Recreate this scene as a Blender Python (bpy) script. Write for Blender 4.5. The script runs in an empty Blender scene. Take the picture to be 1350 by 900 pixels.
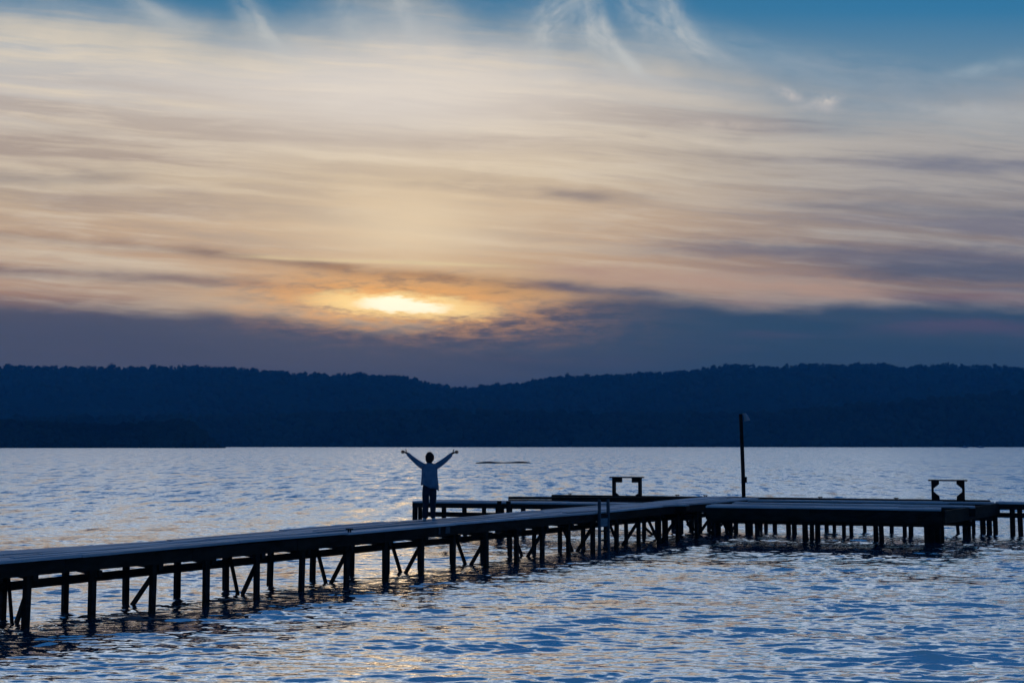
import bpy, bmesh, math, random
import numpy as np
from mathutils import Vector, Matrix, noise as mnoise

random.seed(7)
RNG = np.random.default_rng(11)
C = bpy.context.scene.collection
SC = bpy.context.scene

# ------------------------------------------------------------------ camera numbers
F = 1600.0                      # focal length in units of the 1350-wide photograph
CAMZ = 2.93                     # eye above the lake
HOR = 586.0                     # row of the horizon
PITCH = math.atan((HOR - 450.0) / F)
DECK = 1.12                     # top of the pier above the lake


def ray(x, y):
    """direction in the world of a point of the photograph (camera looks along +Y, pitched up)"""
    cx, cz = (x - 675.0) / F, (450.0 - y) / F
    cp, sp = math.cos(PITCH), math.sin(PITCH)
    return Vector((cx, cp - cz * sp, sp + cz * cp))


def at(x, y, z):
    """the point at height z that the photograph shows at x, y"""
    d = ray(x, y)
    t = (z - CAMZ) / d.z
    return Vector((d.x * t, d.y * t, z))


def lin(*c):
    if len(c) == 1:
        c = c[0]
    return tuple(((v / 255) / 12.92 if v <= 10.3 else (((v / 255) + 0.055) / 1.055) ** 2.4) for v in c)


# ------------------------------------------------------------------ bookkeeping helpers
def link(o):
    C.objects.link(o)
    return o


def tag(o, label=None, cat=None, group=None, kind=None):
    if label: o['label'] = label
    if cat: o['category'] = cat
    if group: o['group'] = group
    if kind: o['kind'] = kind
    return o


def empty(name, loc=(0, 0, 0), rz=0.0):
    o = bpy.data.objects.new(name, None)
    o.empty_display_size = 0.2
    o.location = loc
    o.rotation_euler = (0, 0, rz)
    return link(o)


def obj(name, bm, mat, parent=None, smooth=False):
    me = bpy.data.meshes.new(name)
    bm.normal_update()
    bm.to_mesh(me)
    bm.free()
    me.materials.append(mat)
    if smooth:
        me.polygons.foreach_set('use_smooth', [True] * len(me.polygons))
    o = bpy.data.objects.new(name, me)
    link(o)
    if parent is not None:
        o.parent = parent
    return o


def np_mesh(name, verts, faces, mat, smooth=True):
    """faces: (n,3) or (n,4) int array"""
    me = bpy.data.meshes.new(name)
    n, k = faces.shape
    me.vertices.add(len(verts))
    me.vertices.foreach_set('co', verts.astype(np.float32).ravel())
    me.loops.add(n * k)
    me.loops.foreach_set('vertex_index', faces.astype(np.int32).ravel())
    me.polygons.add(n)
    me.polygons.foreach_set('loop_start', np.arange(0, n * k, k, dtype=np.int32))
    me.polygons.foreach_set('use_smooth', np.full(n, smooth))
    me.update(calc_edges=True)
    me.validate()
    me.materials.append(mat)
    o = bpy.data.objects.new(name, me)
    return link(o)


def beam(bm, a, b, w, h, up=Vector((0, 0, 1)), jit=0.0):
    """box along a-b, w across, h tall, centred on the line"""
    a, b = Vector(a), Vector(b)
    d = (b - a).normalized()
    s = d.cross(up)
    if s.length < 1e-4:
        s = d.cross(Vector((1, 0, 0)))
    s.normalize()
    u = s.cross(d).normalized()
    vs = []
    for p in (a, b):
        for sx, sy in ((-1, -1), (1, -1), (1, 1), (-1, 1)):
            q = p + s * (sx * w / 2) + u * (sy * h / 2)
            if jit:
                q += Vector((random.uniform(-jit, jit), random.uniform(-jit, jit), random.uniform(-jit, jit)))
            vs.append(bm.verts.new(q))
    for f in ((3, 2, 1, 0), (4, 5, 6, 7), (0, 1, 5, 4), (1, 2, 6, 5), (2, 3, 7, 6), (3, 0, 4, 7)):
        bm.faces.new([vs[i] for i in f])


def tube(bm, pts, radii, seg=10):
    rings = []
    pts = [Vector(p) for p in pts]
    for i, p in enumerate(pts):
        d = (pts[min(i + 1, len(pts) - 1)] - pts[max(i - 1, 0)]).normalized()
        s = d.cross(Vector((0, 1, 0.03)))
        if s.length < 1e-3:
            s = d.cross(Vector((1, 0, 0)))
        s.normalize()
        u = d.cross(s).normalized()
        r = radii[i] if hasattr(radii, '__len__') else radii
        rings.append([bm.verts.new(p + s * (r * math.cos(2 * math.pi * k / seg)) + u * (r * math.sin(2 * math.pi * k / seg))) for k in range(seg)])
    for a, b in zip(rings, rings[1:]):
        for k in range(seg):
            bm.faces.new((a[k], a[(k + 1) % seg], b[(k + 1) % seg], b[k]))
    bm.faces.new(rings[0][::-1])
    bm.faces.new(rings[-1])


# ------------------------------------------------------------------ node expression builder
class S:
    """a socket with arithmetic"""
    nt = None

    def __init__(self, s): self.s = s

    @staticmethod
    def m(op, *args, clamp=False):
        n = S.nt.nodes.new('ShaderNodeMath')
        n.operation = op
        n.use_clamp = clamp
        for i, a in enumerate(args):
            if isinstance(a, S): S.nt.links.new(a.s, n.inputs[i])
            else: n.inputs[i].default_value = float(a)
        return S(n.outputs[0])

    def __add__(a, b): return S.m('ADD', a, b)
    __radd__ = __add__
    def __sub__(a, b): return S.m('SUBTRACT', a, b)
    def __rsub__(a, b): return S.m('SUBTRACT', b, a)
    def __mul__(a, b): return S.m('MULTIPLY', a, b)
    __rmul__ = __mul__
    def __truediv__(a, b): return S.m('DIVIDE', a, b)
    def __rtruediv__(a, b): return S.m('DIVIDE', b, a)
    def exp(a): return S.m('EXPONENT', a)
    def sq(a): return S.m('MULTIPLY', a, a)
    def max(a, b): return S.m('MAXIMUM', a, b)
    def min(a, b): return S.m('MINIMUM', a, b)
    def abs(a): return S.m('ABSOLUTE', a)
    def pow(a, b): return S.m('POWER', a, b)
    def sat(a): return S.m('ADD', a, 0.0, clamp=True)


def smooth(lo, hi, x, a=0.0, b=1.0):
    n = S.nt.nodes.new('ShaderNodeMapRange')
    n.interpolation_type = 'SMOOTHSTEP'
    for i, v in enumerate((x, lo, hi, a, b)):
        if isinstance(v, S): S.nt.links.new(v.s, n.inputs[i])
        else: n.inputs[i].default_value = float(v)
    return S(n.outputs[0])


def vec(x, y, z=0.0):
    n = S.nt.nodes.new('ShaderNodeCombineXYZ')
    for i, v in enumerate((x, y, z)):
        if isinstance(v, S): S.nt.links.new(v.s, n.inputs[i])
        else: n.inputs[i].default_value = float(v)
    return S(n.outputs[0])


def noise(v, scale=1.0, detail=3.0, rough=0.55, dist=0.0, color=False):
    n = S.nt.nodes.new('ShaderNodeTexNoise')
    S.nt.links.new(v.s, n.inputs['Vector'])
    n.inputs['Scale'].default_value = scale
    n.inputs['Detail'].default_value = detail
    n.inputs['Roughness'].default_value = rough
    n.inputs['Distortion'].default_value = dist
    return S(n.outputs['Color' if color else 'Fac'])


def mix(f, a, b, mode='MIX'):
    n = S.nt.nodes.new('ShaderNodeMix')
    n.data_type = 'RGBA'
    n.blend_type = mode
    n.clamp_factor = True
    if isinstance(f, S): S.nt.links.new(f.s, n.inputs[0])
    else: n.inputs[0].default_value = f
    for i, v in ((6, a), (7, b)):
        if isinstance(v, S): S.nt.links.new(v.s, n.inputs[i])
        else: n.inputs[i].default_value = (*v, 1.0)
    return S(n.outputs[2])


def ramp(x, stops, lo, hi, value=False, interp='LINEAR'):
    """stops: list of (x, sRGB 0..255) or (x, value)"""
    n = S.nt.nodes.new('ShaderNodeValToRGB')
    f = S.m('DIVIDE', S.m('SUBTRACT', x, lo), hi - lo, clamp=True)
    S.nt.links.new(f.s, n.inputs[0])
    cr = n.color_ramp
    cr.interpolation = interp
    while len(cr.elements) < len(stops): cr.elements.new(0.5)
    for e, (p, c) in zip(cr.elements, stops):
        e.position = (p - lo) / (hi - lo)
    for e, (p, c) in zip(cr.elements, stops):
        e.color = (c, c, c, 1) if value else (*lin(c), 1)
    return S(n.outputs[0])


# ------------------------------------------------------------------ sky
def build_world():
    w = bpy.data.worlds.new("World")
    SC.world = w
    w.use_nodes = True
    nt = w.node_tree
    nt.nodes.clear()
    S.nt = nt
    tc = nt.nodes.new('ShaderNodeTexCoord')
    sp = nt.nodes.new('ShaderNodeSeparateXYZ')
    nt.links.new(tc.outputs['Generated'], sp.inputs[0])
    dx, dy, dz = (S(sp.outputs[i]) for i in range(3))
    hyp = S.m('SQRT', dx.sq() + dy.sq()).max(0.02)
    fwd = dy.max(hyp * 0.5)
    X = dx / fwd * F + 675.0         # azimuth scale: F units per unit tangent, 675 = due +Y
    Y = HOR - dz / fwd * F           # elevation scale, falling upwards as rows of a picture do

    X0, Y0 = X, Y

    def after(c):
        # evaluate what follows after c (keeps the shader's working set small)
        e = c * 1e-5
        return X0 + e, Y0 + e

    # soft warps
    wv = noise(vec(X * 0.0045, Y * 0.011, 3.1), 1, 3, 0.5)
    wv2 = noise(vec(X * 0.013, Y * 0.05, 9.7), 1, 4, 0.6)
    Yw = Y + (wv - 0.5) * 34.0 + (wv2 - 0.5) * 10.0

    nA = noise(vec(X * 0.006, Y * 0.030, 30.0), 1, 4, 0.6)
    nC = noise(vec(X * 0.009, Y * 0.042, 77.0), 1, 4, 0.62)

    dyk = dy * 1.0
    # clear air
    clear_l = ramp(Y, [(-1500, (18, 78, 136)), (-700, (22, 88, 148)), (-250, (38, 108, 162)), (0, (66, 126, 162)),
                       (60, (96, 138, 165)), (200, (130, 145, 160)), (480, (84, 88, 112)), (600, (84, 88, 110))], -1500, 700)
    clear_r = ramp(Y, [(-1500, (18, 78, 136)), (-700, (22, 88, 148)), (-250, (36, 106, 162)), (0, (58, 126, 168)),
                       (60, (102, 142, 170)), (200, (130, 150, 165)), (480, (50, 76, 106)), (600, (52, 72, 104))], -1500, 700)
    fr = smooth(450, 1250, X)
    col = mix(fr, clear_l, clear_r)

    # broad pale cirrus higher up, added out of view to whiten the lake's reflections
    X, Y = after(col)
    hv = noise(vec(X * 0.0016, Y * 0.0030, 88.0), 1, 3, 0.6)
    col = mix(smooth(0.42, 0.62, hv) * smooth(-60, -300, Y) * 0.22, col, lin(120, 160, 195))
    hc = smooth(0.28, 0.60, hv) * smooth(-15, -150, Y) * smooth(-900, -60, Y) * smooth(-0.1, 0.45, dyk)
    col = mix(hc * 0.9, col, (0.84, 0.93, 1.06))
    # veil of high cloud
    X, Y = after(col)
    veil_l = ramp(Y + X * 0.03, [(-200, (180, 190, 195)), (40, (188, 190, 190)), (110, (204, 197, 190)), (190, (206, 191, 172)), (250, (205, 184, 156)),
                      (310, (208, 175, 140)), (370, (194, 152, 118)), (425, (140, 114, 110)), (460, (100, 95, 112))], -200, 480)
    veil_r = ramp(Y, [(-200, (170, 185, 195)), (100, (160, 172, 180)), (160, (172, 173, 172)), (220, (164, 158, 154)), (280, (158, 148, 142)),
                      (330, (152, 134, 124)), (380, (152, 128, 114)), (430, (92, 92, 112))], -200, 480)
    fr2 = smooth(620, 1280, X)
    veil = mix(fr2, veil_l, veil_r)

    # streaks, falling slightly to the right
    X, Y = after(veil)
    tilt = Y - X * 0.085
    st = noise(vec(X * 0.0011, tilt * 0.0175 + (wv - 0.5) * 0.5, 1.7), 1, 5, 0.58)
    X, Y = after(st)
    tilt = Y - X * 0.085
    st2 = noise(vec(X * 0.0020, tilt * 0.036 + (wv - 0.5) * 0.7, 5.2), 1, 3, 0.55)
    fl = smooth(60, 200, Y)
    veil = mix(smooth(0.49, 0.61, st) * 0.70 * fl, veil, mix(fr2, lin(168, 150, 138), lin(128, 126, 138)))
    veil = mix(smooth(0.50, 0.38, st) * 0.68, veil, mix(fr2, lin(232, 216, 190), lin(190, 182, 172)))
    veil = mix(smooth(0.50, 0.66, st2) * 0.36 * fl, veil, mix(fr2, lin(166, 146, 132), lin(120, 118, 130)))
    veil = mix(smooth(0.49, 0.34, st2) * 0.36, veil, mix(fr2, lin(236, 220, 194), lin(192, 184, 176)))

    X, Y = after(veil)
    fb = noise(vec(X * 0.0055, (Y - X * 0.085) * 0.085 + (wv - 0.5) * 1.5, 95.0), 1, 5, 0.68)
    veil = mix(smooth(0.52, 0.70, fb) * 0.26 * fl, veil, mix(fr2, lin(162, 144, 136), lin(120, 120, 132)))
    veil = mix(smooth(0.48, 0.30, fb) * 0.30, veil, mix(fr2, lin(238, 222, 200), lin(196, 190, 184)))
    veil = mix(smooth(0.52, 0.72, nC) * 0.20 * fl, veil, mix(fr2, lin(158, 140, 130), lin(124, 124, 134)))
    veil = mix(smooth(0.48, 0.30, nA) * 0.22, veil, mix(fr2, lin(236, 222, 202), lin(192, 188, 184)))
    veil = mix(1.0, veil, mix(fr2, (1.15, 1.13, 1.10), (1.05, 1.05, 1.06)), 'MULTIPLY')
    # top edge of the veil
    X, Y = after(veil)
    n = nt.nodes.new('ShaderNodeFloatCurve')
    pts = [(0, 22), (200, 44), (330, 62), (450, 44), (540, 18), (620, 46), (760, 78), (900, 96), (1020, 128), (1100, 148), (1200, 146), (1350, 128), (1700, 110)]
    cm = n.mapping.curves[0]
    while len(cm.points) < len(pts): cm.points.new(0.5, 0.5)
    for p, (px, v) in zip(cm.points, pts): p.location = (px / 1700.0, v / 200.0)
    n.mapping.update()
    nt.links.new(S.m('DIVIDE', X, 1700.0, clamp=True).s, n.inputs['Value'])
    edge = S(n.outputs[0]) * 200.0
    en = noise(vec(X * 0.006, Y * 0.012, 21.0), 1, 4, 0.62)
    va = smooth(-84, 44, Y - edge + (en - 0.5) * 70.0)
    col = mix(va * 0.97, col, veil)

    # high wisps above the edge (curved mare's tails)
    def wisp(col, cx, cy, rx, ry, ang, sx, sy, seed, amt, c, bend=0.0):
        X, Y = after(col)
        ca, sa = math.cos(math.radians(ang)), math.sin(math.radians(ang))
        ex, ey = X - cx, Y - cy
        p = ex * ca + ey * sa
        q = ey * ca - ex * sa
        if bend: q = q + p.sq() * bend
        g = ((p / rx).sq() + (q / ry).sq()) * -1.0
        nn = noise(vec(p * sx + wv * 1.5, q * sy * 0.42 + (wv2 - 0.5) * 1.2, seed), 1, 3, 0.55)
        f = (g.exp() * smooth(0.16, 0.78, nn) * (amt * 0.95)).sat()
        return mix(f, col, c)
    wc = lin(205, 208, 206)
    col = wisp(col, 790, 40, 70, 20, 58, 0.02, 0.10, 2.0, 1.0, wc, 0.004)
    col = wisp(col, 815, 52, 62, 9, 54, 0.02, 0.12, 12.0, 1.0, wc, 0.004)
    col = wisp(col, 725, 14, 55, 22, 120, 0.02, 0.09, 4.0, 0.95, wc, 0.006)
    col = wisp(col, 905, 34, 70, 18, 52, 0.018, 0.11, 6.0, 1.0, wc, 0.005)
    col = wisp(col, 860, 18, 60, 26, 40, 0.02, 0.10, 7.0, 0.7, wc, 0.004)
    col = wisp(col, 338, 28, 68, 17, 50, 0.012, 0.08, 8.0, 1.0, lin(202, 205, 202), 0.003)
    col = wisp(col, 205, 10, 75, 13, 24, 0.012, 0.08, 9.0, 0.9, lin(188, 194, 195), 0.002)
    col = wisp(col, 533, 8, 45, 16, 70, 0.02, 0.08, 10.0, 0.9, lin(196, 200, 200), 0.0)
    col = wisp(col, 455, 12, 45, 16, 75, 0.02, 0.08, 13.0, 0.7, lin(190, 196, 196), 0.0)
    col = wisp(col, 1048, 116, 16, 7, 25, 0.05, 0.12, 14.0, 1.2, lin(214, 206, 200))
    col = wisp(col, 1097, 126, 18, 7, -12, 0.05, 0.12, 15.0, 1.3, lin(218, 210, 202))
    col = wisp(col, 1085, 136, 30, 7, 0, 0.05, 0.12, 16.0, 0.8, lin(200, 196, 194))
    col = wisp(col, 1300, 140, 130, 14, 4, 0.02, 0.08, 17.0, 0.9, lin(196, 196, 194))
    col = wisp(col, 1330, 165, 110, 20, 6, 0.02, 0.06, 18.0, 0.8, lin(186, 186, 184))
    col = wisp(col, 950, 158, 60, 7, 2, 0.03, 0.1, 19.0, 0.9, lin(214, 200, 186))
    col = wisp(col, 1310, 82, 60, 8, -10, 0.02, 0.12, 20.0, 0.9, lin(160, 180, 192))
    col = wisp(col, 1170, 92, 230, 26, 9, 0.012, 0.10, 22.0, 0.75, lin(158, 172, 184))
    col = wisp(col, 1010, 60, 150, 20, 20, 0.012, 0.10, 23.0, 0.6, lin(150, 172, 188))

    # glow where the sun stands behind the veil
    X, Y = after(col)
    g1 = (((X - 535.0) / 330.0).sq() + ((Y - 330.0) / 150.0).sq()) * -1.0
    col = mix(g1.exp() * 0.52, col, (1.0, 0.78, 0.50))
    g1b = (((X - 520.0) / 260.0).sq() + ((Y - 125.0) / 60.0).sq()) * -1.0
    col = mix(g1b.exp() * 0.62, col, lin(250, 240, 228))
    g2 = (((X - 538.0) / 110.0).sq() + ((Yw - 302.0) / 62.0).sq()) * -1.0
    col = mix(g2.exp() * 0.50, col, (1.22, 0.96, 0.60))
    g3 = (((X - 560.0) / 270.0).sq() + ((Y - 384.0) / 38.0).sq()) * -1.0
    col = mix(g3.exp() * 0.75, col, lin(232, 176, 100))

    # separate dark bands and lit ridges along gentle lines
    def band(col, x0, y0, x1, y1, th, amt, c, fade=60.0, wob=1.0, seed=0.0, br=0.5):
        X, Y = after(col)
        yc = (X - x0) * ((y1 - y0) / (x1 - x0)) + y0
        bn = nA if int(seed) % 2 else nC
        d = (Y - yc + (wv2 - 0.5) * (th * 1.6 * wob) + (bn - 0.5) * (th * 1.8 * wob)) / th
        f = (d.sq() * -1.0).exp() * smooth(x0 - fade, x0 + fade, X) * smooth(x1 + fade, x1 - fade, X)
        f = f * smooth(0.25, 0.62, bn, 1.0 - br, 1.0) * amt
        return mix(f.sat(), col, c)
    col = band(col, -600, 262, 160, 356 - 130, 9, 0.30, lin(140, 130, 126), 60, 1, 1)
    col = band(col, -500, 212, 150, 232, 12, 0.40, lin(146, 134, 132), 80, 1, 14)
    col = band(col, -300, 286, 290, 331, 8, 0.45, lin(150, 124, 112), 70, 1, 1)
    col = band(col, 230, 329, 470, 352, 6, 0.65, lin(140, 112, 96), 50, 0.7, 2)
    col = band(col, -700, 318, 430, 378, 9, 0.72, lin(122, 104, 106), 60, 0.7, 3)
    col = band(col, 410, 352, 720, 376, 8, 0.70, lin(150, 112, 82), 60, 0.8, 4)
    col = band(col, 330, 337, 690, 351, 2.8, 1.0, lin(255, 228, 176), 60, 0.9, 5, 0.4)
    col = band(col, 620, 350, 900, 358, 5, 0.45, lin(214, 176, 138), 70, 0.8, 6)
    col = band(col, 400, 374, 700, 389, 6, 0.5, lin(226, 172, 104), 60, 1.2, 7)
    col = band(col, 520, 236, 900, 262, 8, 0.35, lin(160, 142, 130), 60, 1.2, 8, 0.9)
    col = band(col, 722, 252, 800, 256, 9, 0.5, lin(140, 128, 126), 25, 1.2, 9)
    col = band(col, 1020, 264, 1700, 296, 7, 0.5, lin(118, 120, 132), 80, 1.0, 10)
    col = band(col, 1180, 208, 1800, 232, 11, 0.62, lin(112, 118, 140), 70, 1.0, 11)
    col = band(col, 860, 324, 1900, 352, 13, 0.62, lin(112, 112, 128), 110, 1.0, 12, 0.3)
    col = band(col, 1120, 352, 2200, 378, 17, 0.75, lin(82, 94, 116), 90, 0.8, 13, 0.2)
    col = band(col, 730, 358, 1170, 385, 14, 0.9, lin(208, 170, 144), 60, 1.0, 15, 0.4)
    col = band(col, 700, 374, 900, 388, 7, 0.85, lin(64, 84, 114), 50, 1.0, 21, 0.3)
    col = band(col, 930, 396, 1040, 398, 9, 0.60, lin(190, 154, 136), 60, 1.0, 16, 0.5)
    col = band(col, 1200, 390, 1700, 402, 6, 0.60, lin(146, 120, 122), 60, 1.2, 17)

    # low bank of stratus above the hills
    X, Y = after(col)
    n = nt.nodes.new('ShaderNodeFloatCurve')
    pts = [(0, 398), (200, 408), (330, 414), (440, 426), (535, 433), (620, 420), (690, 410), (735, 396), (800, 389), (900, 394), (1000, 403), (1060, 404), (1120, 397), (1200, 399), (1350, 402), (1700, 396)]
    cm = n.mapping.curves[0]
    while len(cm.points) < len(pts): cm.points.new(0.5, 0.5)
    for p, (px, v) in zip(cm.points, pts): p.location = (px / 1700.0, (v - 350.0) / 100.0)
    n.mapping.update()
    nt.links.new(S.m('DIVIDE', X, 1700.0, clamp=True).s, n.inputs['Value'])
    bank = S(n.outputs[0]) * 100.0 + 350.0
    bn = noise(vec(X * 0.010, Y * 0.035, 41.0), 1, 4, 0.58)
    ba = smooth(-13, 15, Y - bank + (bn - 0.5) * 22.0)
    bank_l = ramp(Y, [(380, (108, 102, 106)), (430, (92, 94, 106)), (480, (98, 97, 104)), (600, (98, 97, 104))], 380, 600)
    bank_r = ramp(Y, [(380, (64, 86, 108)), (430, (56, 84, 104)), (480, (62, 84, 100)), (600, (62, 82, 98))], 380, 600)
    bankc = mix(smooth(420, 1050, X), bank_l, bank_r)
    bb = noise(vec(X * 0.003, Y * 0.03, 51.0), 1, 4, 0.55)
    bankc = mix(smooth(0.5, 0.75, bb) * 0.20, bankc, lin(108, 98, 116))
    col = mix(ba * 0.97, col, bankc)
    col = band(col, 1160, 430, 1800, 436, 10, 0.62, lin(108, 94, 114), 70, 1.2, 18, 0.5)
    col = band(col, 975, 441, 1060, 443, 5, 0.40, lin(96, 90, 112), 40, 1.2, 19)
    col = band(col, 640, 474, 740, 476, 3, 0.25, lin(110, 98, 106), 40, 1.2, 20)

    # thin place in the cloud where the sun burns through
    X, Y = after(col)
    sw = noise(vec(X * 0.020, Y * 0.085, 61.0), 1, 5, 0.62)
    yy = Y - (X - 530.0) * 0.060 + (sw - 0.5) * 30.0 + (noise(vec(X * 0.055, Y * 0.22, 64.0), 1, 3, 0.6) - 0.5) * 13.0
    r2 = ((X - 525.0) / 175.0).sq() + ((yy - 398.0) / 33.0).sq()
    gold = (r2 * -1.0).exp()
    col = mix(gold * smooth(0.70, 0.34, sw) * 1.25, col, (1.30, 0.62, 0.16))
    col = mix(gold * smooth(0.50, 0.68, sw) * 0.55, col, lin(160, 108, 72))
    r3 = ((X - 528.0) / 128.0).sq() + ((yy - 402.0) / 17.0).sq()
    hot = smooth(1.5, 0.1, r3)
    col = mix(hot, col, (1.6, 1.10, 0.42))
    r4 = ((X - 530.0) / 60.0).sq() + ((yy - 402.0) / 9.5).sq()
    core = smooth(1.6, 0.2, r4)
    col = mix(core, col, (1.8, 1.56, 1.10))
    g5 = (((X - 528.0) / 70.0).sq() + ((Y - 426.0) / 7.0).sq()) * -1.0
    col = mix((g5.exp() * smooth(0.54, 0.40, sw) * 0.75).sat(), col, lin(232, 172, 98))

    # the side away from the sunset is darker and deeper blue
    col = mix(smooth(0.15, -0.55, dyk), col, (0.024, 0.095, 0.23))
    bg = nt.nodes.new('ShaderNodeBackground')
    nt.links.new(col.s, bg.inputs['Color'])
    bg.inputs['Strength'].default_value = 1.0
    out = nt.nodes.new('ShaderNodeOutputWorld')
    nt.links.new(bg.outputs[0], out.inputs['Surface'])
    w.cycles.sampling_method = 'MANUAL'
    w.cycles.sample_map_resolution = 1024


build_world()


# ------------------------------------------------------------------ materials
def mat(name, base, rough=0.7, var=None, vscale=(1, 1, 1), spec=0.5, bump=0.0, bscale=30.0, metal=0.0, island=0.0):
    m = bpy.data.materials.new(name)
    m.use_nodes = True
    nt = m.node_tree
    S.nt = nt
    bs = nt.nodes['Principled BSDF']
    bs.inputs['Roughness'].default_value = rough
    bs.inputs['Specular IOR Level'].default_value = spec
    bs.inputs['Metallic'].default_value = metal
    bs.inputs['Base Color'].default_value = (*base, 1)
    tc = nt.nodes.new('ShaderNodeTexCoord')
    if var:
        mp = nt.nodes.new('ShaderNodeMapping')
        mp.inputs['Scale'].default_value = vscale
        nt.links.new(tc.outputs['Object'], mp.inputs[0])
        nn = noise(S(mp.outputs[0]), 1.0, 5, 0.6)
        c = mix(smooth(0.32, 0.68, nn), base, var)
        if island:
            gi = nt.nodes.new('ShaderNodeNewGeometry')
            c = mix(S(gi.outputs['Random Per Island']) * island, c, tuple(v * 0.45 for v in base))
        nt.links.new(c.s, bs.inputs['Base Color'])
    if bump:
        nb = noise(S(tc.outputs['Object']), bscale, 4, 0.6)
        b = nt.nodes.new('ShaderNodeBump')
        b.inputs['Strength'].default_value = bump
        b.inputs['Distance'].default_value = 0.02
        nt.links.new(nb.s, b.inputs['Height'])
        nt.links.new(b.outputs[0], bs.inputs['Normal'])
    return m


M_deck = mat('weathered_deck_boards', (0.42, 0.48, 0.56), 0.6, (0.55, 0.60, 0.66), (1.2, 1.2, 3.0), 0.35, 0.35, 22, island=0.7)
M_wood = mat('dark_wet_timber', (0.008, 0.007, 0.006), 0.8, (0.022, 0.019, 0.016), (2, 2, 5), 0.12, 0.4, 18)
M_metal = mat('galvanised_steel', (0.20, 0.22, 0.23), 0.5, (0.30, 0.31, 0.32), (9, 9, 9), 0.5, metal=0.6)
M_plate = mat('grey_plate', (0.055, 0.075, 0.10), 0.7, (0.035, 0.05, 0.065), (7, 7, 7), 0.2)
M_panel = mat('pale_panel', (0.16, 0.22, 0.27), 0.7, (0.10, 0.14, 0.18), (7, 7, 7), 0.2)
M_lamp = mat('pale_lamp_shade', (0.24, 0.30, 0.34), 0.5)
M_skin = mat('skin', (0.13, 0.08, 0.06), 0.6, spec=0.25)
M_hair = mat('dark_hair', (0.012, 0.008, 0.007), 0.7, (0.022, 0.014, 0.012), (30, 30, 8), 0.2)
M_shirt = mat('pale_blue_knit', (0.16, 0.23, 0.32), 0.9, (0.10, 0.16, 0.24), (7, 7, 7), 0.15, 0.3, 60)
M_jeans = mat('dark_trousers', (0.016, 0.019, 0.032), 0.9, (0.03, 0.034, 0.05), (8, 8, 8), 0.2)
M_shoe = mat('pale_shoes', (0.45, 0.50, 0.55), 0.6)
M_boat = mat('pale_boat_paint', (0.22, 0.30, 0.38), 0.5)
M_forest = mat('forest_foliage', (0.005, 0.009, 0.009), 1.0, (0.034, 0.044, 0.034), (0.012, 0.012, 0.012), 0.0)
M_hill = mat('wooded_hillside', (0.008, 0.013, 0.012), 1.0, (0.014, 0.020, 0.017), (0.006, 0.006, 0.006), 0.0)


def water_material():
    m = bpy.data.materials.new('lake_water')
    m.use_nodes = True
    nt = m.node_tree
    S.nt = nt
    bs = nt.nodes['Principled BSDF']
    bs.inputs['Base Color'].default_value = (0.004, 0.07, 0.14, 1)
    bs.inputs['Roughness'].default_value = 0.06
    bs.inputs['IOR'].default_value = 16.0
    geo = nt.nodes.new('ShaderNodeNewGeometry')
    mp = nt.nodes.new('ShaderNodeMapping')
    mp.inputs['Scale'].default_value = (1.9, 4.2, 1.0)
    nt.links.new(geo.outputs['Position'], mp.inputs[0])
    n1 = noise(S(mp.outputs[0]), 1.9, 3, 0.6, 0.0, color=True)
    mp2 = nt.nodes.new('ShaderNodeMapping')
    mp2.inputs['Scale'].default_value = (0.25, 0.6, 1.0)
    nt.links.new(geo.outputs['Position'], mp2.inputs[0])
    n2 = noise(S(mp2.outputs[0]), 1.0, 2, 0.5, 0.0, color=True)

    def vm(op, a, b):
        n = nt.nodes.new('ShaderNodeVectorMath')
        n.operation = op
        for i, v in enumerate((a, b)):
            if v is None: continue
            if isinstance(v, S): nt.links.new(v.s, n.inputs[i])
            else: n.inputs[i].default_value = v
        return S(n.outputs[0])
    at_ = nt.nodes.new('ShaderNodeAttribute')
    at_.attribute_name = 'fine_chop'          # how much of the chop the sheet itself is too coarse to carry
    fc = S(at_.outputs['Fac'])
    mp3 = nt.nodes.new('ShaderNodeMapping')
    mp3.inputs['Scale'].default_value = (0.85, 0.16, 1.0)
    nt.links.new(geo.outputs['Position'], mp3.inputs[0])
    n3 = noise(S(mp3.outputs[0]), 1.0, 7, 0.76)
    r = vm('MULTIPLY', vm('SUBTRACT', n1, (0.5, 0.5, 0.5)), (0.50, 0.68, 0.0))
    r2 = vm('MULTIPLY', vm('SUBTRACT', n2, (0.5, 0.5, 0.5)), (0.16, 0.24, 0.0))
    # chop driven towards the shore: steep fronts face it
    lean = (fc * ((n3 - 0.5) * -1.35 - 0.18)) - 0.056
    N = vm('NORMALIZE', vm('ADD', vm('ADD', vm('ADD', S(geo.outputs['Normal']), vec(0.0, lean, 0.0)), r), r2), None)
    nt.links.new(N.s, bs.inputs['Normal'])
    return m


M_water = water_material()


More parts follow.
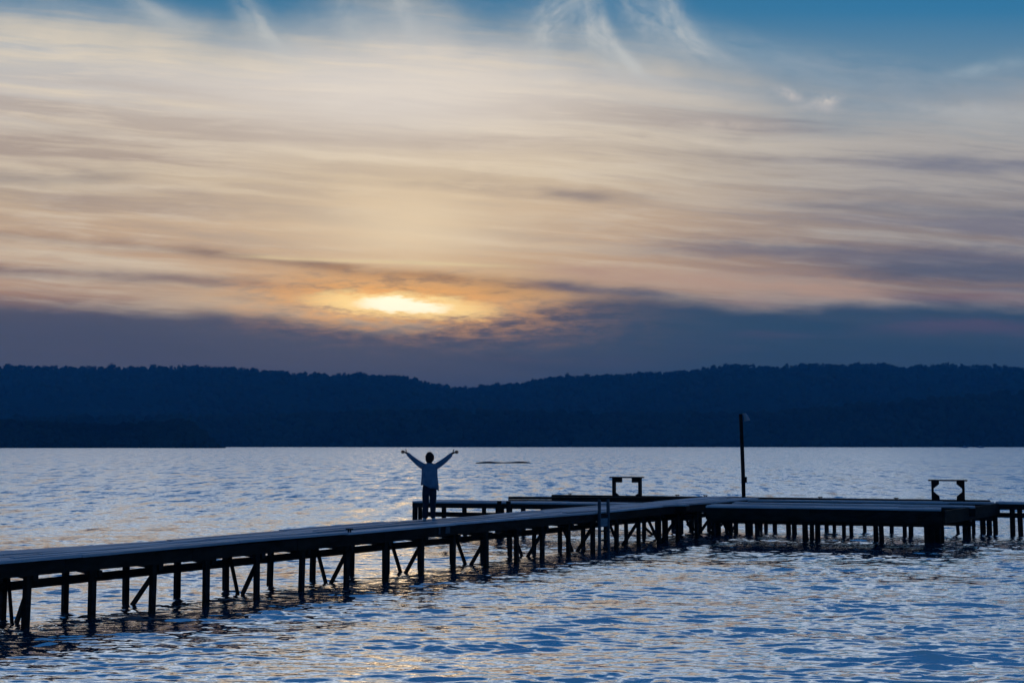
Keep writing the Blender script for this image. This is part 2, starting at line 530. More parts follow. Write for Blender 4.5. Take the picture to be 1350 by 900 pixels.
# ------------------------------------------------------------------ lake
def build_lake():
    # polar sheet round the viewpoint: fine where waves are large enough to be seen, coarse elsewhere
    half = math.radians(33)
    fine = np.linspace(-half, half, 900)
    coarse = np.linspace(half, 2 * math.pi - half, 72)[1:-1]
    ang = np.concatenate([fine, coarse])
    r = [3.0, 4.5, 6.0, 7.5, 9.0, 10.0]
    while r[-1] < 1500:
        x = r[-1]
        r.append(x + min(max(x * x / 18000.0, 0.020), 60.0) if x > 10 else x + 1)
    r += [1900, 2500, 3300, 4300]
    r = np.array(r)
    R, A = np.meshgrid(r, ang, indexing='ij')
    x = R * np.sin(A)
    y = R * np.cos(A)
    dr = np.gradient(r)
    res = np.maximum(dr, r * (fine[1] - fine[0]))[:, None]
    afade = np.clip((half - np.abs(np.where(A > math.pi, A - 2 * math.pi, A))) / math.radians(4), 0, 1)
    z = np.zeros_like(x)
    ox = np.zeros_like(x)
    oy = np.zeros_like(x)
    nw = 140
    lam = np.exp(RNG.uniform(math.log(0.13), math.log(6.5), nw))
    th = math.radians(-97) + RNG.normal(0, math.radians(21), nw)
    # slowly varying gustiness: calmer and rougher patches
    gust = 1.0 + 0.30 * np.sin(x * 0.11 + y * 0.043 + 1.0) * np.sin(y * 0.085 - x * 0.03 + 0.4) + 0.18 * np.sin(x * 0.31 - y * 0.14 + 2.0)
    # wave groups: steep little fronts come in clusters with smoother water between
    envs = []
    for g in range(5):
        f = np.zeros_like(x)
        for q_ in range(7):
            kx = RNG.normal(0, 2 * math.pi / 4.5)
            ky = RNG.normal(0, 2 * math.pi / 2.6)
            f += np.sin(kx * x + ky * y + RNG.uniform(0, 6.28))
        f /= math.sqrt(3.5)
        envs.append(np.exp(0.62 * f - 0.30).astype(np.float32))
    tot, got = 0.0, np.zeros(len(r))
    for L, t in zip(lam, th):
        k = 2 * math.pi / L
        slope = 0.0106 * math.exp(-(math.log(L / 0.42) / 0.80) ** 2) + 0.0036 + 0.0060 * math.exp(-(math.log(L / 0.20) / 0.45) ** 2)
        a = slope / k * math.sqrt(2)
        wgt = np.clip((L / res - 1.2) / 1.6, 0, 1)
        rows = np.nonzero(wgt[:, 0] > 0)[0]
        if not len(rows):
            tot += slope ** 2
            continue
        e = rows.max() + 1
        ph = k * (math.cos(t) * x[:e] + math.sin(t) * y[:e]) + RNG.uniform(0, 2 * math.pi)
        aa = a * wgt[:e] * afade[:e] * gust[:e] * (envs[int(L * 977) % 5][:e] if L < 2.2 else 1.0)
        tot += slope ** 2
        got[:e] += slope ** 2 * wgt[:e, 0] ** 2
        z[:e] += aa * np.cos(ph)
        s = aa * 0.85 * np.sin(ph)
        ox[:e] -= s * math.cos(t)
        oy[:e] -= s * math.sin(t)
    verts = np.stack([x + ox, y + oy, z], -1).reshape(-1, 3)
    nr, na = x.shape
    i = np.arange(nr - 1)[:, None] * na
    j = np.arange(na)[None, :]
    j2 = (j + 1) % na
    faces = np.stack([i + j, i + na + j, i + na + j2, i + j2], -1).reshape(-1, 4)[:, ::-1]
    c = len(verts)
    verts = np.vstack([verts, [[0, 0, 0]]])
    o = np_mesh('lake_water', verts, faces, M_water)
    fcv = np.append(np.repeat(1.0 - np.clip(got / tot, 0, 1), na), 0.0).astype(np.float32)
    o.data.attributes.new('fine_chop', 'FLOAT', 'POINT').data.foreach_set('value', fcv)
    # close the small hole at the middle
    bmh = bmesh.new()
    vs = [bmh.verts.new((3.05 * math.sin(2 * math.pi * k / 48), 3.05 * math.cos(2 * math.pi * k / 48), -0.012)) for k in range(48)]
    bmh.faces.new(vs[::-1])
    h = obj('lake_water_centre', bmh, M_water)
    h.parent = o
    tag(o, kind='structure')
    tag(h, kind='structure')
    return o


# lake bed so that the lake has a ground beneath it
bm = bmesh.new()
q = 4400
bm.faces.new([bm.verts.new(p) for p in ((-q, -q, -0.8), (q, -q, -0.8), (q, q, -0.8), (-q, q, -0.8))])
M_bed = mat('lake_bed_silt', (0.01, 0.02, 0.03), 0.9, (0.02, 0.03, 0.035), (0.1, 0.1, 0.1))
tag(obj('lake_bed', bm, M_bed), kind='structure')

# ------------------------------------------------------------------ hills and woods
SKY_L = [(-900, 470), (-400, 486), (-150, 476), (0, 482), (130, 482), (200, 481), (300, 482), (330, 485), (370, 489), (400, 491.5), (450, 493), (520, 494.5), (545, 497), (562, 502), (580, 505), (607, 510),
         (640, 506), (680, 502.5), (690, 504.5), (702, 499), (730, 494.5), (760, 494), (830, 491), (900, 488), (925, 485.5), (960, 481), (985, 481), (1025, 484.5), (1035, 481), (1065, 479.5), (1100, 479),
         (1160, 477.5), (1176, 477), (1200, 483), (1215, 479.5), (1240, 478), (1270, 479.5), (1320, 480.5), (1350, 483), (1500, 478), (1800, 490), (2300, 480)]
RIDGE_Y, RIDGE_TREE = 2500.0, 7.0


def ridge_strip(name, prof, dist, depth_front, depth_back, drop, step=10.0, amp=2.0):
    """a long hill: crest line given as photo columns and rows at a distance, sloping to the shore in front"""
    xs = np.arange(prof[0][0], prof[-1][0] + 1, step)
    ys = np.interp(xs, [p[0] for p in prof], [p[1] for p in prof])
    rows = []
    fr = [(-depth_front, 0.0), (-0.86 * depth_front, 0.10), (-0.6 * depth_front, 0.40), (-0.35 * depth_front, 0.70), (-0.15 * depth_front, 0.92), (0.0, 1.0), (0.3 * depth_back, 0.97), (depth_back, 0.3)]
    verts = []
    for off, k in fr:
        for px, py in zip(xs, ys):
            Y0 = dist + off + 30 * math.sin(px * 0.012 + dist)
            crest = CAMZ + (HOR - py) / F * dist - drop
            X0 = (px - 675.0) / F * (dist + off)
            n = mnoise.noise(Vector((X0 * 0.006, Y0 * 0.006, dist))) * amp * 6 * k * (1 - k) * 4
            verts.append((X0, Y0, crest * k - 1.5 * (1 - k) + n))
    nx = len(xs)
    i = np.arange(len(fr) - 1)[:, None] * nx
    j = np.arange(nx - 1)[None, :]
    faces = np.stack([i + j, i + j + 1, i + nx + j + 1, i + nx + j], -1).reshape(-1, 4)
    o = np_mesh(name, np.array(verts), faces, M_hill)
    tag(o, kind='structure')
    return o


FOOT = [(-900, 540), (-300, 545), (0, 548), (150, 546), (300, 545), (420, 540), (600, 539), (760, 540), (900, 541), (1000, 541), (1060, 536), (1150, 528), (1250, 520), (1350, 512), (1600, 500), (2300, 520)]
HEAD = [(-900, 552), (-300, 556), (0, 553), (60, 555), (130, 558), (180, 556), (205, 554), (232, 551), (248, 554), (262, 560), (274, 568), (286, 576), (298, 583), (312, 588)]
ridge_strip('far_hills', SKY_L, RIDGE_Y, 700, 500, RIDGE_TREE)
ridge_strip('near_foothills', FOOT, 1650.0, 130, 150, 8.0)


def blob_template(seed, sub=2):
    b = bmesh.new()
    bmesh.ops.create_icosphere(b, subdivisions=sub, radius=1.0)
    for v in b.verts:
        p = v.co.copy()
        d = 1.0 + 0.42 * mnoise.noise(p * 1.9 + Vector((seed * 7.1, 0, 0))) + 0.34 * mnoise.noise(p * 4.3 + Vector((0, seed * 3.3, 0)))
        v.co = p * d
    vs = np.array([v.co[:] for v in b.verts])
    b.verts.ensure_lookup_table()
    fs = np.array([[v.index for v in f.verts] for f in b.faces])
    b.free()
    return vs, fs


BLOBS = [blob_template(s) for s in range(7)]
BLOBS1 = [blob_template(s, 1) for s in range(5)]


def leafy_template(seed, n=150):
    """open crown of leaf clumps: many small triangles through an egg-shaped volume, with gaps"""
    rg = np.random.default_rng(seed)
    d = rg.normal(size=(n, 3))
    d /= np.linalg.norm(d, axis=1)[:, None]
    lob = np.array([mnoise.noise(Vector(p * 2.2) + Vector((seed * 5.0, 1, 2))) for p in d])
    rr = (0.35 + 0.65 * rg.random(n) ** 0.5) * (1 + 0.55 * lob)
    c = d * rr[:, None]
    s = rg.uniform(0.14, 0.30, n)
    vs, fs = [], []
    for i in range(n):
        a = rg.normal(size=(3, 3)) * s[i]
        vs += [c[i] + a[0], c[i] + a[1], c[i] + a[2]]
        fs.append([3 * i, 3 * i + 1, 3 * i + 2])
    return np.array(vs), np.array(fs)


LEAFY = [leafy_template(s) for s in range(9)]


def scatter(name, places, temps, material, smooth=False):
    """places: (x, y, z, rx, rz) one crown each, merged into one mass"""
    V, Fc, off = [], [], 0
    for k, (x, y, z, rx, rz) in enumerate(places):
        vs, fs = temps[k % len(temps)]
        a = random.uniform(0, 6.28)
        ca, sa = math.cos(a), math.sin(a)
        w = np.stack([(vs[:, 0] * ca - vs[:, 1] * sa) * rx + x, (vs[:, 0] * sa + vs[:, 1] * ca) * rx + y, vs[:, 2] * rz + z], -1)
        V.append(w)
        Fc.append(fs + off)
        off += len(vs)
    return np_mesh(name, np.vstack(V), np.vstack(Fc), material, smooth)


def crest_z(prof, px, dist, drop):
    return CAMZ + (HOR - np.interp(px, [p[0] for p in prof], [p[1] for p in prof])) / F * dist - drop


# ridge trees
pl = []
for k in range(2300):
    px = random.uniform(-420, 1780)
    off = random.uniform(-70, 60)
    dist = RIDGE_Y + off
    z = crest_z(SKY_L, px, RIDGE_Y, RIDGE_TREE) - abs(off) * 0.045
    patch = 0.5 + 0.5 * mnoise.noise(Vector((px * 0.018, 3.0, 0)))
    h = random.lognormvariate(0.88, 0.34) * (0.55 + 0.85 * patch)
    if random.random() < 0.05: h *= 1.5
    pl.append(((px - 675) / F * dist, dist + 30 * math.sin(px * 0.012 + RIDGE_Y), z + h * 0.75, h * random.uniform(0.55, 1.3), h))
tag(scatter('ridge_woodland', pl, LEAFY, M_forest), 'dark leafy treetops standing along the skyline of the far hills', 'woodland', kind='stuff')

# slope forest on the far hills
pl = []
for k in range(4200):
    px = random.uniform(-300, 1650)
    t = random.uniform(0.0, 1.0)
    off = -700 * (0.08 + 0.85 * t)
    kk = np.interp(-off / 700, [0, .15, .35, .6, .86, 1], [1, .92, .7, .4, .1, 0])
    z = crest_z(SKY_L, px, RIDGE_Y, RIDGE_TREE) * kk
    h = random.uniform(4, 8)
    pl.append(((px - 675) / F * (RIDGE_Y + off), RIDGE_Y + off + 30 * math.sin(px * 0.012 + RIDGE_Y), z + h * 0.4, h * 1.1, h))
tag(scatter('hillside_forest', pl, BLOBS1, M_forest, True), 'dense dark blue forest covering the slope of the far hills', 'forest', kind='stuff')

# foothill forest down to the shore
pl = []
for k in range(3600):
    px = random.uniform(-300, 1650)
    t = random.random()
    off = -130 * t
    kk = np.interp(t, [0, .15, .35, .6, .86, 1], [1, .92, .7, .4, .1, 0])
    z = crest_z(FOOT, px, 1650, 8.0) * kk
    h = random.uniform(3.5, 6.5)
    pl.append(((px - 675) / F * (1650 + off), 1650 + off + 30 * math.sin(px * 0.012 + 1650.0), max(z, 0) + h * 0.6, h * 1.1, h))
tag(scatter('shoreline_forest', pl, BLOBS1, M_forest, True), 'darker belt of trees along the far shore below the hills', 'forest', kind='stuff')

# wooded headland on the left, nearer
ridge_strip('headland', HEAD, 1150.0, 70, 120, 5.0, 6.0, 0.6)
pl = []
for k in range(1900):
    px = random.uniform(-420, 306)
    t = random.random()
    off = -62 * t
    kk = np.interp(t, [0, .15, .35, .6, .86, 1], [1, .92, .7, .4, .1, 0])
    z = max(crest_z(HEAD, px, 1150, 5.0) * kk, 0)
    h = random.uniform(1.8, 4.2) * (1 if px < 272 else (0.7 if px < 288 else 0.35))
    if z < 0.4: h *= 0.7
    pl.append(((px - 675) / F * (1150 + off), 1150 + off + 30 * math.sin(px * 0.012 + 1150.0), z + h * 0.6, h * 1.1, h))
tag(scatter('headland_woodland', pl, BLOBS, M_forest, True), 'near dark wooded headland low on the left shore', 'woodland', kind='stuff')


# ------------------------------------------------------------------ pier
pier = tag(empty('pier', (0, 0, 0)), 'long dark wooden pier on posts, running out to a wider dock platform on the right', 'pier')

# walkway axes
P0 = at(0, 740, DECK)
P1 = at(780, 674.4, DECK)
D = (P1 - P0).normalized()
NRM = Vector((-D.y, D.x, 0))             # towards the far edge
back = at(300, 703.6, DECK)
WID = (back - P0).dot(NRM)


def W(t, s, z=DECK):
    p = P0 + D * t + NRM * (s + 0.014 * math.sin(t * 0.83 + 0.4) + 0.008 * math.sin(t * 2.3))
    return Vector((p.x, p.y, z + 0.013 * math.sin(t * 1.21 + 1.0) + 0.009 * math.sin(t * 2.7)))


def t_front(px, s=0.0):
    """distance along the walkway where the line at offset s crosses a column of the photograph"""
    r = ray(px, 785.0 - (px - 35.0) * 0.119)       # row where the posts stand
    r = Vector((r.x, r.y, 0))
    o = P0 + NRM * s
    # o + D t = r k
    den = D.x * r.y - D.y * r.x
    return (r.x * o.y - r.y * o.x) / den


T_END = t_front(982, WID * 0.5)
T_BEG = -4.0
print('walk', WID, T_END, D[:], math.degrees(math.atan2(D.x, D.y)))


def boards(bm, t0, t1, nb, width, gap, thick, top, fn, seglen=3.2):
    """lengthwise boards in staggered lengths with small height differences"""
    bw = width / nb
    for i in range(nb):
        t = t0 - random.uniform(0, seglen)
        while t < t1:
            e = t + seglen * random.uniform(0.85, 1.15)
            a, b = max(t, t0), min(e, t1)
            if b - a > 0.15:
                dz = random.uniform(-0.012, 0.010)
                z = top - thick / 2 + dz
                beam(bm, fn(a + 0.006, (i + 0.5) * bw, z), fn(b - 0.006, (i + 0.5) * bw, z + random.uniform(-0.006, 0.006)), bw - gap, thick, jit=0.003)
            t = e


bm = bmesh.new()
boards(bm, T_BEG, T_END, 9, WID, 0.012, 0.045, DECK, W)
walk = obj('walkway_deck', bm, M_deck, pier)

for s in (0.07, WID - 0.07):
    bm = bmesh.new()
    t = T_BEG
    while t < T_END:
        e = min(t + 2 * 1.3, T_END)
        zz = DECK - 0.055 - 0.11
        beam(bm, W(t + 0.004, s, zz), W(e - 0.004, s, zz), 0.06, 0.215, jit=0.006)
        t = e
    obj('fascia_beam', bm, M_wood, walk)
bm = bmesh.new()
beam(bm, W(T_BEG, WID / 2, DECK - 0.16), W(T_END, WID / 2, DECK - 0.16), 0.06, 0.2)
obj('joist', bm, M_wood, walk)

t_a, t_b = t_front(35, 0.12), t_front(750, 0.12)
DT = (t_b - t_a) / 13.0
SKEW = t_front(300, WID - 0.15) - t_front(341, 0.12)
print('DT', DT, 'skew', SKEW)
n_bents = int((T_END - t_a) / DT) + 1
PW = 0.095


def post(parent, base, top_z, w=PW, lean=0.0, bottom=-0.7):
    b = bmesh.new()
    x, y = base.x, base.y
    a = math.atan2(D.x, D.y) + random.uniform(-0.1, 0.1)
    up = Vector((math.sin(a), math.cos(a), 0))
    beam(b, (x + random.uniform(-.03, .03), y, bottom), (x + lean + random.uniform(-.012, .012), y, top_z), w * random.uniform(0.92, 1.1), w, up=up, jit=0.004)
    return obj('post', b, M_wood, parent)


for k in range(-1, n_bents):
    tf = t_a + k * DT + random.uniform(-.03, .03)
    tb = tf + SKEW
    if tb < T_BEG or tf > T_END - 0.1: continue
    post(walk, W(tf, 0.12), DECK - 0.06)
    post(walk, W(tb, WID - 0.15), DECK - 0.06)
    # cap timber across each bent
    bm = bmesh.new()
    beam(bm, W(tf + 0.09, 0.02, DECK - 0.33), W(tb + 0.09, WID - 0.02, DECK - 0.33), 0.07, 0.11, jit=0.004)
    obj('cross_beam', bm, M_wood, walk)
    if k % 2 == 0:
        mid = 0.5
        pts = []
        f0, b0 = W(tf + .07, 0.14, 0.74), W(tb + .07, WID - 0.17, 0.74)
        lo1 = W(tf + (tb - tf) * 0.45 + .07, 0.12 + (WID - 0.27) * 0.50, -0.02)
        lo2 = W(tf + (tb - tf) * 0.55 + .02, 0.12 + (WID - 0.27) * 0.58, -0.05)
        if k == 2: lo1 = W(tb + .07, WID - 0.25, -0.05)
        bm = bmesh.new()
        beam(bm, f0, lo1, 0.05, 0.085, jit=0.004)
        obj('brace', bm, M_wood, walk)
        if k != 2:
            bm = bmesh.new()
            beam(bm, b0, lo2, 0.05, 0.085, jit=0.004)
            obj('brace', bm, M_wood, walk)

# lower waler along the far row of posts
bm = bmesh.new()
t = T_BEG
while t < T_END - 1:
    e = min(t + 3 * DT, T_END - 1)
    zz = 0.56 + random.uniform(-.012, .012)
    beam(bm, W(t + .004, WID - 0.24, zz), W(e - .004, WID - 0.24, zz + random.uniform(-.02, .02)), 0.055, 0.15, jit=0.005)
    t = e
obj('waler', bm, M_wood, walk)

# small iron cleat and patches on the front edge
tcl = t_front(461, 0.05)
bm = bmesh.new()
beam(bm, W(tcl - .10, 0.06, DECK + .065), W(tcl + .10, 0.06, DECK + .065), 0.03, 0.03)
beam(bm, W(tcl - .03, 0.06, DECK), W(tcl - .03, 0.06, DECK + .06), 0.03, 0.03)
beam(bm, W(tcl + .03, 0.06, DECK), W(tcl + .03, 0.06, DECK + .06), 0.03, 0.03)
obj('mooring_cleat', bm, M_wood, pier)
for px in (582, 593):
    tp = t_front(px, 0.0)
    bm = bmesh.new()
    beam(bm, W(tp - .04, 0.030, DECK - .22), W(tp - .04, 0.030, DECK - .07), 0.06 if px == 582 else 0.16, 0.012, up=NRM)
    obj('fascia_plate', bm, M_plate, walk)


# cross docks -------------------------------------------------------------
def cross_dock(name, ax, ay, bx, by, width, nb, fascia_h, top=DECK, deck=True, lower=None, end_a=True, seg=3.2):
    A, B = at(ax, ay, top), at(bx, by, top)
    d = (B - A).normalized()
    n = Vector((-d.y, d.x, 0))
    L = (B - A).length

    def Q(t, s, z=top):
        p = A + d * t + n * s
        return Vector((p.x, p.y, z))
    bm = bmesh.new()
    if deck:
        boards(bm, 0, L, nb, width, 0.012, 0.045, top, Q, seg)
        o = obj(name, bm, M_deck, pier)
    else:
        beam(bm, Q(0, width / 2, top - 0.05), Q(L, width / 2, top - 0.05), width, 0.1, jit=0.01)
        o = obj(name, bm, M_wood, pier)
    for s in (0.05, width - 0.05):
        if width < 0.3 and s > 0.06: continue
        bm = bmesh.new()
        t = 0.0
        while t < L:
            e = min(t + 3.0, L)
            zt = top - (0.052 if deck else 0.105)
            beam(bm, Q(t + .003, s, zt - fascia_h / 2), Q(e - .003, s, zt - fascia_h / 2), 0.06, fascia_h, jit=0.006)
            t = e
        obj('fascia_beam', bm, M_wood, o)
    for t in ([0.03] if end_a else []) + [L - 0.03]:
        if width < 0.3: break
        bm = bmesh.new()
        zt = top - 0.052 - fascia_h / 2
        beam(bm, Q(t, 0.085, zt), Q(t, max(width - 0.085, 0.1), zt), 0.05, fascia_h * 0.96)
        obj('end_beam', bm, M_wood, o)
    if lower:
        z0, h0 = lower
        bm = bmesh.new()
        t = 0.0
        while t < L:
            e = min(t + 4.0, L)
            beam(bm, Q(t + .003, width - 0.2 if width > 0.4 else width, z0), Q(e - .003, width - 0.2 if width > 0.4 else width, z0), 0.05, h0, jit=0.008)
            t = e
        obj('waler', bm, M_wood, o)
    return o, Q, L


# far dock, left arm towards the person
dA, QA, LA = cross_dock('dock_deck', 543, 660.6, 905, 665.2, 1.35, 7, 0.14, lower=(0.655, 0.15))
dB, QB, LB = cross_dock('dock_stringer', 670, 654.3, 1010, 656.0, 0.22, 1, 0.20, deck=False)
dC, QC, LC = cross_dock('dock_deck', 727, 652.0, 1306, 659.9, 0.42, 2, 0.20, deck=False)
dF, QF, LF = cross_dock('dock_deck', 985, 659.0, 1312, 662.6, 0.62, 4, 0.20, lower=(0.62, 0.16))
dE, QE, LE = cross_dock('dock_deck', 965, 662.6, 1286, 667.6, 0.72, 4, 0.24, lower=(0.60, 0.16))
dD, QD, LD = cross_dock('dock_deck', 930, 666.2, 1241, 671.4, 1.25, 7, 0.35, lower=(0.62, 0.14))
dH, QH, LH = cross_dock('dock_deck', 1312, 662.2, 1460, 664.8, 1.0, 5, 0.16, lower=(0.69, 0.15))

# right-hand end beam joining the docks, parallel to the walkway
e0, e1 = at(1241.5, 671.6, DECK), at(1314, 662.0, DECK)
bm = bmesh.new()
beam(bm, e0 + Vector((0.06, 0, -0.21)), e1 + Vector((0.06, 0, -0.21)), 0.07, 0.36, jit=0.006)
obj('end_beam', bm, M_wood, dD)

# posts of the docks: foot of each seen at these columns and rows
feet = [(1222.5, 717, .15), (1230, 718, .16), (1236.5, 717.4, .14), (1241.8, 715.6, .11), (1154.6, 714, .12), (1162, 714, .12),
        (1193.6, 706, .10), (1201.3, 706, .12), (1113.5, 706, .10), (1122.4, 705.5, .11), (1062, 712, .13), (1070.4, 712, .11), (1079, 712, .12),
        (1039, 703.5, .12), (1047, 703, .12), (989, 706.5, .13), (998, 706.5, .12), (1272.8, 710.5, .13), (1277.8, 710, .10), (1283.5, 701, .10),
        (1295.8, 704.5, .15), (1304.6, 704.5, .14), (1312.3, 703.5, .12), (1335.6, 699, .14), (1345, 698, .15), (1264.5, 696, .09),
        (866, 700, .11), (877, 704, .12), (888, 699, .11), (898, 703, .11), (912, 702, .13), (923, 699, .11), (935, 701, .12), (947, 704, .12), (958, 700, .11), (970, 701, .12),
        (1010, 699, .11), (1022, 701, .11), (1090, 700, .11), (1100, 700, .10), (1140, 699, .1), (1176, 700, .1),
        (547, 684.5, .13), (554, 684, .10), (585, 684, .11), (612, 683.5, .11), (638, 684, .11), (662, 683, .11), (690, 684, .11), (716, 683, .11), (745, 684, .11), (656, 688.5, .11), (672, 688, .11), (690, 687, .1)]
TOPS = (DECK - 0.06)
parents = [(dA, QA, LA, 1.35), (dC, QC, LC, .42), (dF, QF, LF, .62), (dE, QE, LE, .72), (dD, QD, LD, 1.25), (dH, QH, LH, 1.0)]


def owner(p, px):
    best, bd = None, 1e9
    for o, Q, L, w in (parents[:1] if px < 725 else parents):
        a, b = Q(0, 0), Q(L, 0)
        d = (b - a).normalized()
        n = Vector((-d.y, d.x, 0))
        v = p - a
        t = min(max(v.dot(d), 0.05), L - 0.05)
        s = min(max(v.dot(n), 0.05), w - 0.05)
        q = a + d * t + n * s
        dd = (Vector((q.x, q.y, 0)) - Vector((p.x, p.y, 0))).length
        if dd < bd: best, bd, bq = o, dd, q
    return best, bq, bd


for px, py, w in feet:
    p = at(px, py, 0.0)
    o, q, dd = owner(p, px)
    # keep the column of the photograph, stand under the nearest dock edge
    if dd > 0.02:
        rr = Vector((p.x, p.y, 0)).normalized()
        k = q.x * rr.x + q.y * rr.y
        p = rr * k
    post(o, p, TOPS - 0.03, w, lean=-0.1 if px == 1264.5 else 0.0)
# diagonal braces under the far docks
for (px, py, qx, qy) in ((905, 690, 922, 703), (953, 690, 935, 703), (848, 693, 862, 706)):
    a, b = at(px, py, 0.75), at(qx, qy, 0.0)
    p = at(qx, qy, 0.0)
    k = Vector((p.x, p.y, 0)).length
    a = ray(px, py); a = a * (k / math.hypot(a.x, a.y)) + Vector((0, 0, CAMZ))
    bm = bmesh.new()
    beam(bm, a, p, 0.05, 0.08)
    obj('brace', bm, M_wood, dD)
# iron cleats along the far dock
for px in (752, 905, 944, 1096, 1192):
    t = LC * (px - 727) / (1306 - 727)
    bm = bmesh.new()
    beam(bm, QC(t - .08, 0.2, DECK + .045), QC(t + .08, 0.2, DECK + .045), 0.03, 0.025)
    beam(bm, QC(t - .03, 0.2, DECK), QC(t - .03, 0.2, DECK + .035), 0.03, 0.03)
    beam(bm, QC(t + .03, 0.2, DECK), QC(t + .03, 0.2, DECK + .035), 0.03, 0.03)
    obj('mooring_cleat', bm, M_wood, dC)
# two taller mooring posts in front of the left arm
for px in (658, 670):
    p = at(px, 661.2 + (px - 543) * 0.0127, DECK)
    p = p + (Vector((-p.x, -p.y, 0)).normalized() * 0.10)
    post(dA, p, DECK + 0.07, 0.10)


# ------------------------------------------------------------------ ladder on the front edge
def build_ladder():
    tl0, tl1 = t_front(790.7, -0.06), t_front(801.8, -0.06)
    base = W((tl0 + tl1) / 2, -0.06, 0)
    root = empty('boarding_ladder', base)
    tag(root, 'grey boarding ladder with a pale plate on the front side of the walkway', 'ladder')

    def L(t, s, z): return W(t, s, z) - base
    for t in (tl0, tl1):
        bm = bmesh.new()
        beam(bm, L(t, -0.06, -0.5), L(t, -0.06, DECK + 0.33), 0.065, 0.065, up=D, jit=0.002)
        obj('rail', bm, M_plate, root)
    for z in (0.1, 0.35, 0.6, 1.02):
        bm = bmesh.new()
        beam(bm, L(tl0 + .04, -0.06, z), L(tl1 - .04, -0.06, z), 0.04, 0.04)
        obj('rung', bm, M_wood, root)
    bm = bmesh.new()
    beam(bm, L(tl0 + .045, -0.062, 0.83), L(tl1 - .045, -0.062, 0.83), 0.02, 0.22)
    obj('plate', bm, M_panel, root)


build_ladder()


# ------------------------------------------------------------------ lamp post at the walkway's end
def build_lamp():
    base = at(980.5, 655.2, DECK)
    root = empty('lamp_post', base)
    tag(root, 'tall dark lamp post with a small pale shade at the end of the walkway', 'lamp post')
    dist = base.y
    hgt = (655.2 - 546.5) / F * dist * 1.0
    k = dist / F
    bm = bmesh.new()
    tube(bm, [(0, 0, -0.02), (-0.01, 0, hgt * .3), (-0.035, 0, hgt * .7), (-0.06, 0, hgt)], [0.068, 0.068, 0.066, 0.062], 12)
    obj('pole', bm, M_wood, root, True)
    bm = bmesh.new()
    beam(bm, (0.075, -0.02, hgt * 0.175), (0.075, -0.02, hgt * 0.245), 0.07, 0.07)
    obj('switch_box', bm, M_wood, root)
    bm = bmesh.new()
    tube(bm, [(-0.03, -0.01, hgt - 0.05), (0.03, -0.02, hgt + 0.01), (0.085, -0.02, hgt - 0.02), (0.11, -0.02, hgt - 0.07)], 0.02, 8)
    obj('arm', bm, M_metal, root, True)
    bm = bmesh.new()
    tube(bm, [(0.07, -0.02, hgt + 0.02), (0.09, -0.02, hgt - 0.02), (0.12, -0.02, hgt - 0.10), (0.155, -0.02, hgt - 0.21), (0.16, -0.02, hgt - 0.24)], [0.035, 0.06, 0.075, 0.105, 0.108], 16)
    obj('lamp_shade', bm, M_lamp, root, True)


build_lamp()


# ------------------------------------------------------------------ benches on the far dock
def build_bench(x0, x1, ytop, ybase, style, label):
    xm = (x0 + x1) / 2
    # stands on the narrow far dock
    a, b = QC(0, 0.21), QC(LC, 0.21)
    r = ray(xm, 655.0)
    dd = (b - a).normalized()
    den = dd.x * r.y - dd.y * r.x
    t = (r.x * a.y - r.y * a.x) / den
    base = a + dd * t
    base.z = DECK
    root = empty('bench', base, math.atan2(dd.y, dd.x))
    tag(root, label, 'bench', 'bench frames on the far dock')
    k = base.y / F
    w = (x1 - x0) * k
    h = (ybase - ytop) * k
    bm = bmesh.new()
    beam(bm, (-w / 2 - .09, 0, h - .02), (w / 2 + .09, 0, h - .02), 0.34, 0.04, jit=0.003)
    obj('seat', bm, M_wood, root)
    lw = 0.075
    for s in (-1, 1):
        bm = bmesh.new()
        beam(bm, (s * (w / 2 - lw / 2), 0, -0.01), (s * (w / 2 - lw / 2), 0, h - .042), 0.30, lw, up=Vector((1, 0, 0)))
        obj('leg', bm, M_wood, root)
        xi = s * (w / 2 - lw)
        if style == 'block':
            q = [(xi, h - .043), (xi - s * 0.24, h - .043), (xi - s * 0.24, h - .20), (xi, h - .20)]
        else:
            q = [(xi, h - .043), (xi - s * 0.17, h - .043), (xi - s * 0.17, h - .14), (xi, h - .28)]
        big = 0.10 if style == 'block' else 0.22
        q2 = [(xi, 0.0), (xi - s * (big + 0.02), 0.0), (xi - s * (big * .9), big * 0.45), (xi, big)] if style == 'block' else [(xi, 0.0), (xi - s * .18, 0.0), (xi - s * .17, .12), (xi, .27)]
        for pts in (q, q2):
            bm = bmesh.new()
            f = [bm.verts.new((p[0], -0.12, p[1])) for p in pts]
            g = [bm.verts.new((p[0], 0.12, p[1])) for p in pts]
            bm.faces.new(f); bm.faces.new(g[::-1])
            for i in range(4):
                j = (i + 1) % 4
                bm.faces.new((f[j], f[i], g[i], g[j]))
            bmesh.ops.recalc_face_normals(bm, faces=bm.faces)
            obj('bracket', bm, M_wood, root)


build_bench(808, 845.5, 627, 651.5, 'block', 'dark bench frame with square blocks under its top, between the person and lamp post')
build_bench(1229.5, 1270.5, 632.3, 658.5, 'gusset', 'dark bench frame with slanted corner gussets, on the dock right of the lamp post')


